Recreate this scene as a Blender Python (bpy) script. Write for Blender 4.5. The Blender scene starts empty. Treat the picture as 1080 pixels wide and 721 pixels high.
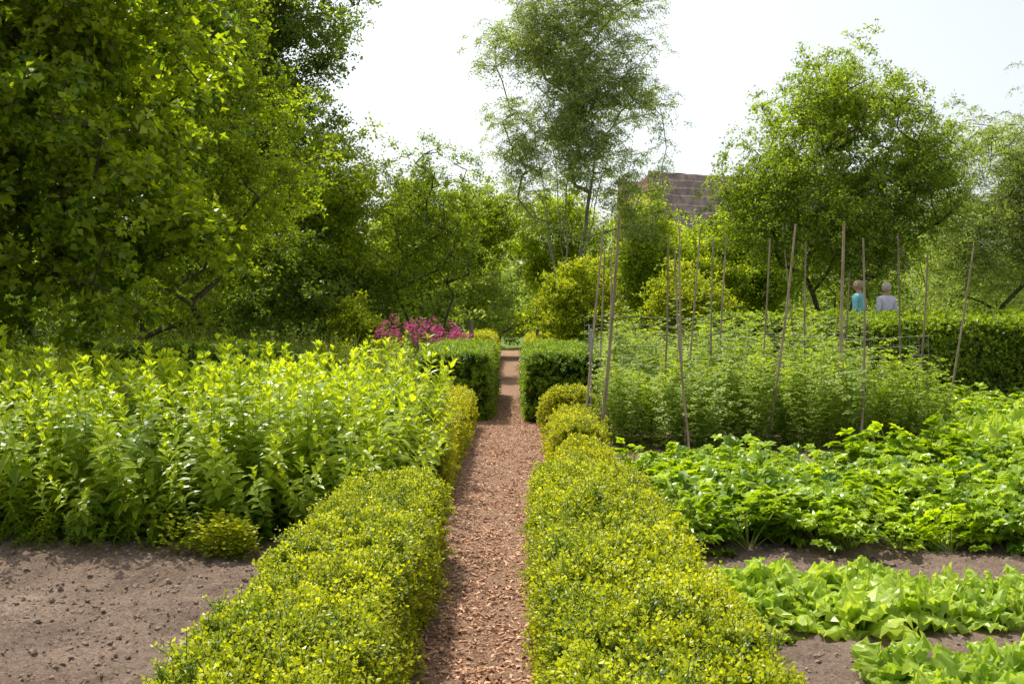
import bpy, math, random, numpy as np
from mathutils import Vector, noise, Matrix
random.seed(7); rng=np.random.default_rng(7)
scene=bpy.context.scene
R=random.random
def U(a,b): return a+(b-a)*random.random()

# ---------------------------------------------------------------- materials
def new_mat(name):
    m=bpy.data.materials.new(name); m.use_nodes=True
    nt=m.node_tree; nt.nodes.clear(); return m,nt
def N(nt,t,**k):
    n=nt.nodes.new(t)
    for a,b in k.items(): setattr(n,a,b)
    return n
def rgba(c): return (c[0],c[1],c[2],1)
def leaf_mat(name,dark,light,trans=0.4,nscale=1.2,rough=0.45,spec=0.35,tint=(1.5,1.35,0.5)):
    m,nt=new_mat(name); L=nt.links
    out=N(nt,'ShaderNodeOutputMaterial')
    at=N(nt,'ShaderNodeAttribute',attribute_name='tone')
    oi=N(nt,'ShaderNodeAttribute',attribute_name='rnd')
    geo=N(nt,'ShaderNodeNewGeometry')
    nz=N(nt,'ShaderNodeTexNoise'); nz.inputs['Scale'].default_value=nscale; nz.inputs['Detail'].default_value=2
    L.new(geo.outputs['Position'],nz.inputs['Vector'])
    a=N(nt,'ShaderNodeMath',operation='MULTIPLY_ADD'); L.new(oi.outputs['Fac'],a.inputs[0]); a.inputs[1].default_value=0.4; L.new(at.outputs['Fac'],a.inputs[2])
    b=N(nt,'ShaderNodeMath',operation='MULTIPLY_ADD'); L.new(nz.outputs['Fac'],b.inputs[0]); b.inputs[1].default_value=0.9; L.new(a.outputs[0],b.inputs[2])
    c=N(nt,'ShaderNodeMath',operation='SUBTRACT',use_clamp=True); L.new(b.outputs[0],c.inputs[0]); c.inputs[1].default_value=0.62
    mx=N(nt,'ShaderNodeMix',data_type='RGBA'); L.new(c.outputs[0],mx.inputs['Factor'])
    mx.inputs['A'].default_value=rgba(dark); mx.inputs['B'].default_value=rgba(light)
    p=N(nt,'ShaderNodeBsdfPrincipled'); L.new(mx.outputs['Result'],p.inputs['Base Color'])
    p.inputs['Roughness'].default_value=rough; p.inputs['Specular IOR Level'].default_value=spec
    tm=N(nt,'ShaderNodeMix',data_type='RGBA',blend_type='MULTIPLY'); tm.inputs['Factor'].default_value=1
    L.new(mx.outputs['Result'],tm.inputs['A']); tm.inputs['B'].default_value=rgba(tint)
    t=N(nt,'ShaderNodeBsdfTranslucent'); L.new(tm.outputs['Result'],t.inputs['Color'])
    ms=N(nt,'ShaderNodeMixShader'); ms.inputs[0].default_value=trans
    L.new(p.outputs[0],ms.inputs[1]); L.new(t.outputs[0],ms.inputs[2]); L.new(ms.outputs[0],out.inputs[0])
    return m
def noise_mat(name,c1,c2,scale=5,rough=0.9,bump=0.3,bscale=30,stretch=(1,1,1),detail=6,vary=.3):
    m,nt=new_mat(name); L=nt.links
    out=N(nt,'ShaderNodeOutputMaterial'); p=N(nt,'ShaderNodeBsdfPrincipled'); L.new(p.outputs[0],out.inputs[0])
    geo=N(nt,'ShaderNodeNewGeometry'); vm=N(nt,'ShaderNodeVectorMath',operation='MULTIPLY'); vm.inputs[1].default_value=stretch
    L.new(geo.outputs['Position'],vm.inputs[0])
    nz=N(nt,'ShaderNodeTexNoise'); nz.inputs['Scale'].default_value=scale; nz.inputs['Detail'].default_value=detail; nz.inputs['Roughness'].default_value=0.65
    L.new(vm.outputs[0],nz.inputs['Vector'])
    r=N(nt,'ShaderNodeValToRGB'); r.color_ramp.elements[0].position=0.32; r.color_ramp.elements[1].position=0.68
    r.color_ramp.elements[0].color=rgba(c1); r.color_ramp.elements[1].color=rgba(c2)
    L.new(nz.outputs['Fac'],r.inputs[0])
    oi=N(nt,'ShaderNodeObjectInfo'); hs=N(nt,'ShaderNodeHueSaturation'); L.new(r.outputs[0],hs.inputs['Color'])
    mr=N(nt,'ShaderNodeMapRange'); mr.inputs['To Min'].default_value=1-vary; mr.inputs['To Max'].default_value=1+vary
    L.new(oi.outputs['Random'],mr.inputs['Value']); L.new(mr.outputs[0],hs.inputs['Value'])
    L.new(hs.outputs[0],p.inputs['Base Color']); p.inputs['Roughness'].default_value=rough; p.inputs['Specular IOR Level'].default_value=0.2
    if bump>0:
        n2=N(nt,'ShaderNodeTexNoise'); n2.inputs['Scale'].default_value=bscale; n2.inputs['Detail'].default_value=8; n2.inputs['Roughness'].default_value=0.7
        L.new(vm.outputs[0],n2.inputs['Vector'])
        bp=N(nt,'ShaderNodeBump'); bp.inputs['Strength'].default_value=bump; bp.inputs['Distance'].default_value=0.05
        L.new(n2.outputs['Fac'],bp.inputs['Height']); L.new(bp.outputs[0],p.inputs['Normal'])
    return m

TT=(1.45,1.4,.40)
M={}
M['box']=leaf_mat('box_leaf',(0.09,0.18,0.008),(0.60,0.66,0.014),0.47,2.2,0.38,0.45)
M['boxdark']=leaf_mat('box_leaf_old',(0.06,0.13,0.010),(0.34,0.48,0.02),0.42,2.0,0.4,0.4,TT)
M['boxyel']=leaf_mat('box_leaf_young',(0.18,0.25,0.010),(0.62,0.64,0.025),0.47,2.2,0.45,0.35)
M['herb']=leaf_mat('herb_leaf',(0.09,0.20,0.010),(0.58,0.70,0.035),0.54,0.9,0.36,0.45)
M['crop']=leaf_mat('celery_leaf',(0.09,0.21,0.010),(0.48,0.64,0.022),0.48,2.5,0.34,0.45)
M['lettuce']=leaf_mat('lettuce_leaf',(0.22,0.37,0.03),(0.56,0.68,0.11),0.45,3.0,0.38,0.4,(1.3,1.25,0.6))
M['pea']=leaf_mat('pea_leaf',(0.12,0.22,0.030),(0.42,0.54,0.07),0.5,1.2,0.5,0.3,(1.5,1.4,0.45))
M['mantle']=leaf_mat('mantle_leaf',(0.22,0.30,0.012),(0.60,0.64,0.025),0.42,2,0.5,0.3)
M['grass']=leaf_mat('grass_blade',(0.16,0.22,0.03),(0.48,0.51,0.13),0.45,0.5,0.6,0.2,(1.3,1.2,0.6))
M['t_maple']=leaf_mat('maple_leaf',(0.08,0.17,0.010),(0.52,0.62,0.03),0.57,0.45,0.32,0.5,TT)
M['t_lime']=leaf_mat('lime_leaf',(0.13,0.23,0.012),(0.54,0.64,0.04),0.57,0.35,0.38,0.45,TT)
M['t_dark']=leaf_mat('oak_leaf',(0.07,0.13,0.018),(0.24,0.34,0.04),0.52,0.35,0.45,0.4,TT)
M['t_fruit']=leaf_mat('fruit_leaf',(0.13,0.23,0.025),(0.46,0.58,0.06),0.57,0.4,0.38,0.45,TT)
M['t_birch']=leaf_mat('birch_leaf',(0.26,0.36,0.10),(0.56,0.65,0.20),0.57,0.4,0.38,0.45,(1.25,1.25,0.6))
M['t_far']=leaf_mat('far_leaf',(0.22,0.32,0.07),(0.50,0.58,0.15),0.52,0.2,0.5,0.3,(1.3,1.3,0.6))
M['t_bright']=leaf_mat('bright_leaf',(0.25,0.37,0.012),(0.62,0.68,0.03),0.5,0.8,0.45,0.4)
M['hornbeam']=leaf_mat('hornbeam_leaf',(0.05,0.12,0.010),(0.42,0.55,0.03),0.44,1.0,0.38,0.45,TT)
M['stem']=noise_mat('green_stem',(0.12,0.18,0.03),(0.26,0.29,0.06),20,0.6,0,detail=2)
M['bark']=noise_mat('bark',(0.05,0.04,0.03),(0.16,0.135,0.10),6,0.9,0.6,25,(1,1,0.3))
M['barkl']=noise_mat('bark_pale',(0.16,0.145,0.12),(0.38,0.35,0.30),6,0.9,0.4,20,(1,1,0.3))
M['twig']=noise_mat('twig',(0.07,0.055,0.035),(0.15,0.12,0.08),20,0.9,0,detail=2)
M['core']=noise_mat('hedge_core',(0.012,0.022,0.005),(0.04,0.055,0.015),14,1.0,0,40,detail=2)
M['pink']=leaf_mat('pink_petal',(0.55,0.04,0.22),(0.85,0.16,0.45),0.3,3,0.5,0.2,(1,1,1))
M['white']=leaf_mat('white_petal',(0.6,0.6,0.52),(0.8,0.8,0.75),0.3,3,0.5,0.2,(1,1,1))
M['bamboo']=noise_mat('bamboo_cane',(0.18,0.135,0.095),(0.42,0.33,0.25),12,0.6,0.2,40,(1,1,0.3))
M['wood']=noise_mat('weathered_wood',(0.12,0.095,0.07),(0.26,0.22,0.17),8,0.85,0.4,30,(1,1,0.2))
M['wire']=noise_mat('galvanised_wire',(0.35,0.35,0.34),(0.55,0.55,0.53),8,0.5,0)
M['chip']=noise_mat('wood_chip',(0.36,0.195,0.115),(0.74,0.46,0.30),25,0.85,0.0,60,vary=.4,detail=2)
M['clod']=noise_mat('soil_clod',(0.20,0.140,0.103),(0.40,0.298,0.225),18,0.95,0.5,60,vary=.08,detail=3)
M['path']=noise_mat('wood_chip_path',(0.20,0.108,0.064),(0.62,0.38,0.25),38,0.95,0.9,70,vary=.02)
M['thatch']=noise_mat('thatch',(0.11,0.082,0.07),(0.32,0.25,0.21),1.8,0.95,1.0,8,(2.5,1,1),detail=10,vary=.02)
M['tile']=noise_mat('roof_tile',(0.28,0.16,0.11),(0.46,0.30,0.22),3,0.85,0.5,8)
M['glass']=noise_mat('window_glass',(0.02,0.025,0.03),(0.04,0.05,0.055),1,0.08,0)
M['paint']=noise_mat('white_paint',(0.7,0.7,0.67),(0.8,0.8,0.77),2,0.5,0,vary=.03)
M['door']=noise_mat('green_door',(0.02,0.06,0.04),(0.03,0.08,0.05),2,0.5,0)
def brick_mat():
    m,nt=new_mat('brick'); L=nt.links
    out=N(nt,'ShaderNodeOutputMaterial'); p=N(nt,'ShaderNodeBsdfPrincipled'); L.new(p.outputs[0],out.inputs[0])
    tc=N(nt,'ShaderNodeTexCoord'); mp=N(nt,'ShaderNodeMapping'); mp.inputs['Rotation'].default_value=(math.radians(90),0,0)
    L.new(tc.outputs['Object'],mp.inputs[0]); b=N(nt,'ShaderNodeTexBrick'); b.inputs['Scale'].default_value=4.5
    b.inputs['Color1'].default_value=(0.28,0.12,0.08,1); b.inputs['Color2'].default_value=(0.36,0.17,0.11,1); b.inputs['Mortar'].default_value=(0.35,0.32,0.28,1)
    L.new(mp.outputs[0],b.inputs['Vector']); L.new(b.outputs[0],p.inputs['Base Color']); p.inputs['Roughness'].default_value=0.9
    return m
M['brick']=brick_mat()
def ground_mat():
    m,nt=new_mat('garden_soil'); L=nt.links
    out=N(nt,'ShaderNodeOutputMaterial'); p=N(nt,'ShaderNodeBsdfPrincipled'); L.new(p.outputs[0],out.inputs[0])
    geo=N(nt,'ShaderNodeNewGeometry')
    def nz(s,d=6,r=0.65):
        n=N(nt,'ShaderNodeTexNoise'); n.inputs['Scale'].default_value=s; n.inputs['Detail'].default_value=d; n.inputs['Roughness'].default_value=r
        L.new(geo.outputs['Position'],n.inputs['Vector']); return n
    def ramp(n,c1,c2,a=.3,b=.7):
        r=N(nt,'ShaderNodeValToRGB'); r.color_ramp.elements[0].position=a; r.color_ramp.elements[1].position=b
        r.color_ramp.elements[0].color=rgba(c1); r.color_ramp.elements[1].color=rgba(c2); L.new(n.outputs[0],r.inputs[0]); return r
    s1=ramp(nz(1.6),(0.215,0.150,0.110),(0.42,0.308,0.23))
    s2=ramp(nz(45,6,.75),(0.35,0.33,0.31),(1.2,1.2,1.2),.28,.62)
    mu=N(nt,'ShaderNodeMix',data_type='RGBA',blend_type='MULTIPLY'); mu.inputs['Factor'].default_value=0.8
    L.new(s1.outputs[0],mu.inputs['A']); L.new(s2.outputs[0],mu.inputs['B'])
    g=ramp(nz(0.9),(0.08,0.13,0.02),(0.20,0.26,0.05))
    sx=N(nt,'ShaderNodeSeparateXYZ'); L.new(geo.outputs['Position'],sx.inputs[0])
    n3=nz(0.6); ad=N(nt,'ShaderNodeMath',operation='MULTIPLY_ADD'); L.new(n3.outputs[0],ad.inputs[0]); ad.inputs[1].default_value=4; L.new(sx.outputs['Y'],ad.inputs[2])
    mr=N(nt,'ShaderNodeMapRange'); mr.inputs['From Min'].default_value=15; mr.inputs['From Max'].default_value=18; L.new(ad.outputs[0],mr.inputs['Value'])
    mx=N(nt,'ShaderNodeMix',data_type='RGBA'); L.new(mr.outputs[0],mx.inputs['Factor']); L.new(mu.outputs['Result'],mx.inputs['A']); L.new(g.outputs[0],mx.inputs['B'])
    L.new(mx.outputs['Result'],p.inputs['Base Color']); p.inputs['Roughness'].default_value=0.95; p.inputs['Specular IOR Level'].default_value=0.15
    bp=N(nt,'ShaderNodeBump'); bp.inputs['Strength'].default_value=1.0; bp.inputs['Distance'].default_value=0.04
    L.new(nz(38,8,.75).outputs[0],bp.inputs['Height']); L.new(bp.outputs[0],p.inputs['Normal'])
    return m
M['ground']=ground_mat()

# ---------------------------------------------------------------- mesh helpers
class MB:
    def __init__(s): s.v=[];s.f=[];s.t=[];s.m=[]
    def vert(s,p,t): s.v.append(tuple(p)); s.t.append(t); return len(s.v)-1
    def face(s,ids,m=0): s.f.append(tuple(ids)); s.m.append(m)
    def leaf(s,base,d,L,W,tone=.5,n=2,droop=.5,fold=.25,m=0,up=None,wav=0):
        base=Vector(base); d=Vector(d).normalized()
        upv=Vector((0,0,1)) if up is None else Vector(up)
        side=d.cross(upv)
        if side.length<1e-3: side=Vector((1,0,0))
        side.normalize()
        if n==1:
            nn=side.cross(d).normalized(); c=base+d*L*.45; tp=base+d*L-nn*droop*L*.3
            a=s.vert(base,tone); b=s.vert(c+side*W*.5+nn*W*.5*fold,tone); t=s.vert(tp,tone); e=s.vert(c-side*W*.5+nn*W*.5*fold,tone)
            s.face((a,t,b),m); s.face((a,e,t),m); return
        pos=base.copy(); st=L/n; rows=[]
        for i in range(n+1):
            t=i/n
            if n==2: w=(0,1,0)[i]*W*.5
            else: w=W*.5*math.sin(math.pi*min(1,(t*.92+.04))**0.8)
            nn=side.cross(d).normalized()
            if i==0 or i==n: rows.append([s.vert(pos,tone)])
            else:
                wv=wav*W*(R()-.5); wv2=wav*W*(R()-.5)
                rows.append([s.vert(pos+side*w+nn*(w*fold+wv),tone),s.vert(pos,tone-.08),s.vert(pos-side*w+nn*(w*fold+wv2),tone)])
            pos=pos+d*st
            d=(d+Vector((0,0,-1))*droop/n).normalized()
        for i in range(n):
            a,b=rows[i],rows[i+1]
            if len(a)==1 and len(b)==3: s.face((a[0],b[1],b[0]),m); s.face((a[0],b[2],b[1]),m)
            elif len(a)==3 and len(b)==1: s.face((a[0],a[1],b[0]),m); s.face((a[1],a[2],b[0]),m)
            elif len(a)==3: s.face((a[0],a[1],b[1],b[0]),m); s.face((a[1],a[2],b[2],b[1]),m)
    def tube(s,p0,p1,r0,r1,m=1,k=4,tone=.5):
        p0=Vector(p0);p1=Vector(p1);d=(p1-p0)
        if d.length<1e-6:return
        d.normalize(); a=d.orthogonal().normalized(); b=d.cross(a)
        i0=[s.vert(p0+(a*math.cos(2*math.pi*j/k)+b*math.sin(2*math.pi*j/k))*r0,tone) for j in range(k)]
        i1=[s.vert(p1+(a*math.cos(2*math.pi*j/k)+b*math.sin(2*math.pi*j/k))*r1,tone) for j in range(k)]
        for j in range(k): s.face((i0[j],i0[(j+1)%k],i1[(j+1)%k],i1[j]),m)
    def box(s,c,sz,m=0,tone=.5):
        x,y,z=c; a,b,d=sz[0]/2,sz[1]/2,sz[2]/2
        i=[s.vert((x+i*a,y+j*b,z+k*d),tone) for k in(-1,1) for j in(-1,1) for i in(-1,1)]
        for f in((0,2,3,1),(4,5,7,6),(0,1,5,4),(2,6,7,3),(0,4,6,2),(1,3,7,5)): s.face([i[q] for q in f],m)
    def obj(s,name,mats,link=True,smooth=False,parent=None,loc=(0,0,0)):
        me=bpy.data.meshes.new(name); me.from_pydata(s.v,[],s.f)
        a=me.attributes.new('tone','FLOAT','POINT'); a.data.foreach_set('value',np.array(s.t,dtype=np.float32))
        for m in mats: me.materials.append(m)
        me.polygons.foreach_set('material_index',np.array(s.m,dtype=np.int32))
        if smooth: me.polygons.foreach_set('use_smooth',[True]*len(s.f))
        me.update(); o=bpy.data.objects.new(name,me); o.location=loc
        if link: scene.collection.objects.link(o)
        if parent: o.parent=parent
        return o
def empty(name,loc=(0,0,0)):
    e=bpy.data.objects.new(name,None); e.location=loc; e.empty_display_size=.3; scene.collection.objects.link(e); return e
def np_mesh(name,v,f,mat,smooth=False,parent=None,tone=None):
    me=bpy.data.meshes.new(name); nv=len(v); nf=len(f); k=f.shape[1]
    me.vertices.add(nv); me.vertices.foreach_set('co',np.asarray(v,dtype=np.float32).ravel())
    me.loops.add(nf*k); me.loops.foreach_set('vertex_index',f.astype(np.int32).ravel())
    me.polygons.add(nf); me.polygons.foreach_set('loop_start',np.arange(nf,dtype=np.int32)*k)
    if smooth: me.polygons.foreach_set('use_smooth',np.ones(nf,dtype=bool))
    me.materials.append(mat); me.update(calc_edges=True); me.validate()
    o=bpy.data.objects.new(name,me); scene.collection.objects.link(o)
    if parent:o.parent=parent
    return o
def tubes_np(name,A,B,ra,rb,mat,k=6,parent=None,smooth=True):
    A=np.asarray(A,float);B=np.asarray(B,float);ra=np.asarray(ra,float);rb=np.asarray(rb,float)
    d=B-A; ln=np.linalg.norm(d,axis=1,keepdims=True); d=d/np.maximum(ln,1e-6)
    ref=np.where(np.abs(d[:,2:3])<.9,np.array([[0,0,1.]]),np.array([[1.,0,0]]))
    a=np.cross(d,ref); a/=np.linalg.norm(a,axis=1,keepdims=True); b=np.cross(d,a)
    an=np.arange(k)*2*math.pi/k; c=np.cos(an)[None,:,None]; s_=np.sin(an)[None,:,None]
    ring=a[:,None,:]*c+b[:,None,:]*s_
    V=np.stack([A[:,None,:]+ring*ra[:,None,None],(B+d*rb[:,None]*.3)[:,None,:]+ring*rb[:,None,None]],axis=1)
    E=len(A); base=(np.arange(E)*2*k)[:,None]; j=np.arange(k); j2=(j+1)%k
    F=np.stack([base+j,base+j2,base+k+j2,base+k+j],axis=2).reshape(-1,4)
    return np_mesh(name,V.reshape(-1,3),F,mat,smooth,parent)

# ---------------------------------------------------------------- scatter via geometry nodes
def make_coll(name,objs):
    c=bpy.data.collections.new(name)
    for o in objs: c.objects.link(o)
    return c
_gn={}
def gn_tree(coll,real):
    key=(coll.name,real)
    if key in _gn: return _gn[key]
    ng=bpy.data.node_groups.new('scatter_'+coll.name,'GeometryNodeTree')
    ng.interface.new_socket('Geometry',in_out='INPUT',socket_type='NodeSocketGeometry')
    ng.interface.new_socket('Geometry',in_out='OUTPUT',socket_type='NodeSocketGeometry')
    gi=ng.nodes.new('NodeGroupInput'); go=ng.nodes.new('NodeGroupOutput')
    ci=ng.nodes.new('GeometryNodeCollectionInfo'); ci.inputs['Collection'].default_value=coll
    ci.inputs['Separate Children'].default_value=True; ci.inputs['Reset Children'].default_value=True
    ip=ng.nodes.new('GeometryNodeInstanceOnPoints'); ip.inputs['Pick Instance'].default_value=True
    def na(n,t):
        x=ng.nodes.new('GeometryNodeInputNamedAttribute'); x.data_type=t; x.inputs['Name'].default_value=n; return x
    L=ng.links
    L.new(gi.outputs[0],ip.inputs['Points']); L.new(ci.outputs[0],ip.inputs['Instance'])
    L.new(na('idx','INT').outputs[0],ip.inputs['Instance Index'])
    L.new(na('rot','FLOAT_VECTOR').outputs[0],ip.inputs['Rotation'])
    L.new(na('scl','FLOAT').outputs[0],ip.inputs['Scale'])
    if real:
        rl=ng.nodes.new('GeometryNodeRealizeInstances'); L.new(ip.outputs[0],rl.inputs[0]); L.new(rl.outputs[0],go.inputs[0])
    else: L.new(ip.outputs[0],go.inputs[0])
    _gn[key]=ng; return ng
def dirs_to_euler(D,spin):
    D=D/np.linalg.norm(D,axis=1,keepdims=True)
    ref=np.where(np.abs(D[:,2:3])<.99,np.array([[0,0,1.]]),np.array([[1.,0,0]]))
    X=np.cross(ref,D); X/=np.linalg.norm(X,axis=1,keepdims=True); Y=np.cross(D,X)
    c=np.cos(spin)[:,None]; s=np.sin(spin)[:,None]
    X2=X*c+Y*s; Y2=-X*s+Y*c
    return np.stack([np.arctan2(Y2[:,2],D[:,2]),-np.arcsin(np.clip(X2[:,2],-1,1)),np.arctan2(X2[:,1],X2[:,0])],axis=1)
def scatter(name,P,D,S,coll,parent=None,real=True):
    P=np.asarray(P,np.float32); n=len(P)
    rot=dirs_to_euler(np.asarray(D,float),rng.uniform(0,2*math.pi,n))
    me=bpy.data.meshes.new(name); me.vertices.add(n); me.vertices.foreach_set('co',P.ravel())
    a=me.attributes.new('rot','FLOAT_VECTOR','POINT'); a.data.foreach_set('vector',rot.astype(np.float32).ravel())
    a=me.attributes.new('scl','FLOAT','POINT'); a.data.foreach_set('value',np.asarray(S,np.float32))
    a=me.attributes.new('rnd','FLOAT','POINT'); a.data.foreach_set('value',rng.random(n).astype(np.float32))
    a=me.attributes.new('idx','INT','POINT'); a.data.foreach_set('value',rng.integers(0,len(coll.objects),n).astype(np.int32))
    o=bpy.data.objects.new(name,me); scene.collection.objects.link(o)
    md=o.modifiers.new('scatter','NODES'); md.node_group=gn_tree(coll,real)
    if parent: o.parent=parent
    return o
def up_dirs(n,tilt=.2):
    d=rng.normal(0,tilt,(n,3)); d[:,2]=1; return d

# ---------------------------------------------------------------- leaf clumps
def rdir():
    while True:
        v=Vector((U(-1,1),U(-1,1),U(-1,1)))
        if .05<v.length<1: return v.normalized()
def box_sprigs(tag,mat,n=4,L=.019,W=.012,nodes=7,h=.065):
    out=[]
    for q in range(n):
        b=MB()
        for s_ in range(3):
            lean=Vector((U(-.5,.5),U(-.5,.5),1)).normalized(); off=Vector((U(-.015,.015),U(-.015,.015),0))
            hh=h*U(.7,1.15); b.tube(off,off+lean*hh,.0012,.0008,1,3)
            for i in range(nodes):
                t=(i+.5)/nodes; p=off+lean*hh*t; a0=i*math.pi/2+U(-.4,.4)
                for k in (0,math.pi):
                    a=a0+k; el=U(.1,.8)+t*.4
                    d=Vector((math.cos(a)*math.cos(el),math.sin(a)*math.cos(el),math.sin(el)))
                    sc=U(.75,1.15)*(1-.25*t)
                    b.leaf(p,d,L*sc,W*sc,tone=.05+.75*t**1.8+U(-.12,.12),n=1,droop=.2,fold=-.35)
        out.append(b.obj(f'{tag}_sprig_{q}',[mat,M['twig']],link=False))
    return make_coll(tag,out)
def clumps(tag,mat,n=4,count=46,rad=.33,L=.085,W=.055,droop=.5,hang=0,flat=.9):
    out=[]
    for q in range(n):
        b=MB()
        tw=[]
        for i in range(6):
            d=rdir(); d.z=abs(d.z)*.6-hang; e=d*rad*U(.7,1.1); tw.append(e); b.tube((0,0,0),e,.005,.002,1,3)
        for i in range(count):
            e=random.choice(tw); t=U(.15,1.1); p=e*t+rdir()*rad*.22
            d=(e.normalized()*.7+rdir()*.9+Vector((0,0,-.15-hang))).normalized()
            u=(Vector((0,0,1))*flat+rdir()*.8)
            sc=U(.6,1.15)
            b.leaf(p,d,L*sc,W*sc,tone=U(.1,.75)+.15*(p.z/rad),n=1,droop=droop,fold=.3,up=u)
        out.append(b.obj(f'{tag}_clump_{q}',[mat,M['twig']],link=False))
    return make_coll(tag,out)
C={}
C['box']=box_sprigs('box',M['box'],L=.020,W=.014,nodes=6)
C['boxm']=box_sprigs('boxm',M['boxdark'],L=.03,W=.02,h=.09,nodes=6)
C['boxy']=box_sprigs('boxy',M['boxyel'],L=.024,W=.016,h=.08,nodes=6)
C['horn']=clumps('horn',M['hornbeam'],4,34,.13,.05,.032)
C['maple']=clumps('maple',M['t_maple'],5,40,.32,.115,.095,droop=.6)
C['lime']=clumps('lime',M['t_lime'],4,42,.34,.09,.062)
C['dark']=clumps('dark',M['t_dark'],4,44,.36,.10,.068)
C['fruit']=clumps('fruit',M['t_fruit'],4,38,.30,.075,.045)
C['birch']=clumps('birch',M['t_birch'],4,40,.34,.07,.038,hang=.5)
C['far']=clumps('far',M['t_far'],4,50,.5,.14,.10)
C['bright']=clumps('bright',M['t_bright'],4,40,.2,.06,.04)

# ---------------------------------------------------------------- plants
def herb(q):
    b=MB(); h=U(.95,1.12); lean=Vector((U(-.12,.12),U(-.12,.12),1)); nn=22
    for i in range(nn):
        t=i/(nn-1); p=lean*h*t
        if i: b.tube(pp,p,.0045*(1.2-t),.0045*(1.1-t)+.001,1,3)
        pp=p.copy()
        if i==0: continue
        a0=(i%2)*math.pi/2+U(-.7,.7); big=(1.0-.45*max(0,(t-.7)/.3))
        for k in (0,math.pi):
            a=a0+k+U(-.5,.5); el=U(-.2,.6)+(.6 if t>.85 else 0)
            d=Vector((math.cos(a)*math.cos(el),math.sin(a)*math.cos(el),math.sin(el)))
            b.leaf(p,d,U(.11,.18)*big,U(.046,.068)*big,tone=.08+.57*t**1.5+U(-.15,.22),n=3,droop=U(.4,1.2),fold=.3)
    for k in range(5):
        a=U(0,6.28); b.leaf(lean*h,Vector((math.cos(a)*.5,math.sin(a)*.5,1)),.06,.02,tone=.8,n=3,droop=.2)
    return b.obj(f'herb_{q}',[M['herb'],M['stem']],link=False)
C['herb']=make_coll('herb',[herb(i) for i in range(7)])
def celery(q):
    b=MB()
    for i in range(14):
        a=i*2.399+U(-.3,.3); r=i/14; el=1.4-.85*r
        d=Vector((math.cos(a)*math.cos(el),math.sin(a)*math.cos(el),math.sin(el))); Ls=U(.17,.32); p=Vector((0,0,0))
        sg=5; pts=[p.copy()]
        for k in range(sg):
            p=p+d*Ls/sg; d=(d+Vector((0,0,-.09))).normalized(); pts.append(p.copy())
        for k in range(sg): b.tube(pts[k],pts[k+1],.005-.0006*k,.0045-.0006*k,1,3)
        hz=Vector((math.cos(a),math.sin(a),0)); sd=Vector((-hz.y,hz.x,0)); tn=.25+.4*(1-r)+U(-.25,.25)
        def lobed(p,d,L,tone):
            d=d+rdir()*.3
            b.leaf(p,d,L,L*.5,tone=tone,n=3,droop=.7,fold=.35,wav=.5)
            s2=d.cross(Vector((0,0,1))).normalized()
            for q_ in(-1,1): b.leaf(p+d.normalized()*L*.2,d.normalized()+s2*q_*.8+rdir()*.2,L*.62,L*.42,tone=tone+U(-.1,.1),n=3,droop=.8,fold=.35,wav=.5)
        for k,(fr,sz) in enumerate(((3,.75),(4,.95))):
            for s_ in(-1,1): lobed(pts[fr],hz*.5+sd*s_+Vector((0,0,U(0,.6))),.078*sz*U(.8,1.2),tn+U(-.1,.1))
        for s_ in (-1,0,1): lobed(pts[-1],hz+sd*s_*.75+Vector((0,0,U(.1,.7))),.085*U(.8,1.2),tn+U(-.1,.1))
    return b.obj(f'celery_{q}',[M['crop'],M['stem']],link=False)
C['crop']=make_coll('celery',[celery(i) for i in range(6)])
def lettuce(q):
    b=MB(); nl=24
    for i in range(nl):
        a=i*2.399+U(-.3,.3); r=i/nl; el=1.35-1.0*r+U(-.2,.2); L=(.14+.09*r)*U(.75,1.2); W=(.075+.04*r)*U(.85,1.15)
        d=Vector((math.cos(a)*math.cos(el),math.sin(a)*math.cos(el),math.sin(el))); side=Vector((-math.sin(a),math.cos(a),U(-.3,.3))).normalized(); p=Vector((0,0,.01)); rows=[]
        nr=9; nc=9; ph=U(0,6); cur=U(.05,.18)
        for j in range(nr+1):
            t=j/nr; w=W*.5*(.22+1.0*math.sin(math.pi*min(1,t*.8+.02))**.9)
            if t==1: w*=.55
            nn=side.cross(d); row=[]
            for c in range(nc):
                s_=(c/(nc-1))*2-1; edge=abs(s_)**1.5*max(.2,t)
                rf=math.sin(t*26+s_*4+ph)*.022*edge+U(-.016,.016)*(.3+edge)
                ww=w*(1+(.32*math.sin(t*22+ph) if abs(s_)>.9 else 0)+U(-.07,.07))
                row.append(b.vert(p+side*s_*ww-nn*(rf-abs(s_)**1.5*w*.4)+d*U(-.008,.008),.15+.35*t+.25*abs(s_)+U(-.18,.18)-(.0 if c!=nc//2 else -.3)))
            rows.append(row); p=p+d*L/nr; d=(d+Vector((0,0,-1))*cur).normalized()
        for j in range(nr):
            for c in range(nc-1): b.face((rows[j][c],rows[j][c+1],rows[j+1][c+1],rows[j+1][c]),0)
    return b.obj(f'lettuce_{q}',[M['lettuce'],M['stem']],link=False,smooth=False)
C['lettuce']=make_coll('lettuce',[lettuce(i) for i in range(6)])
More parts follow.
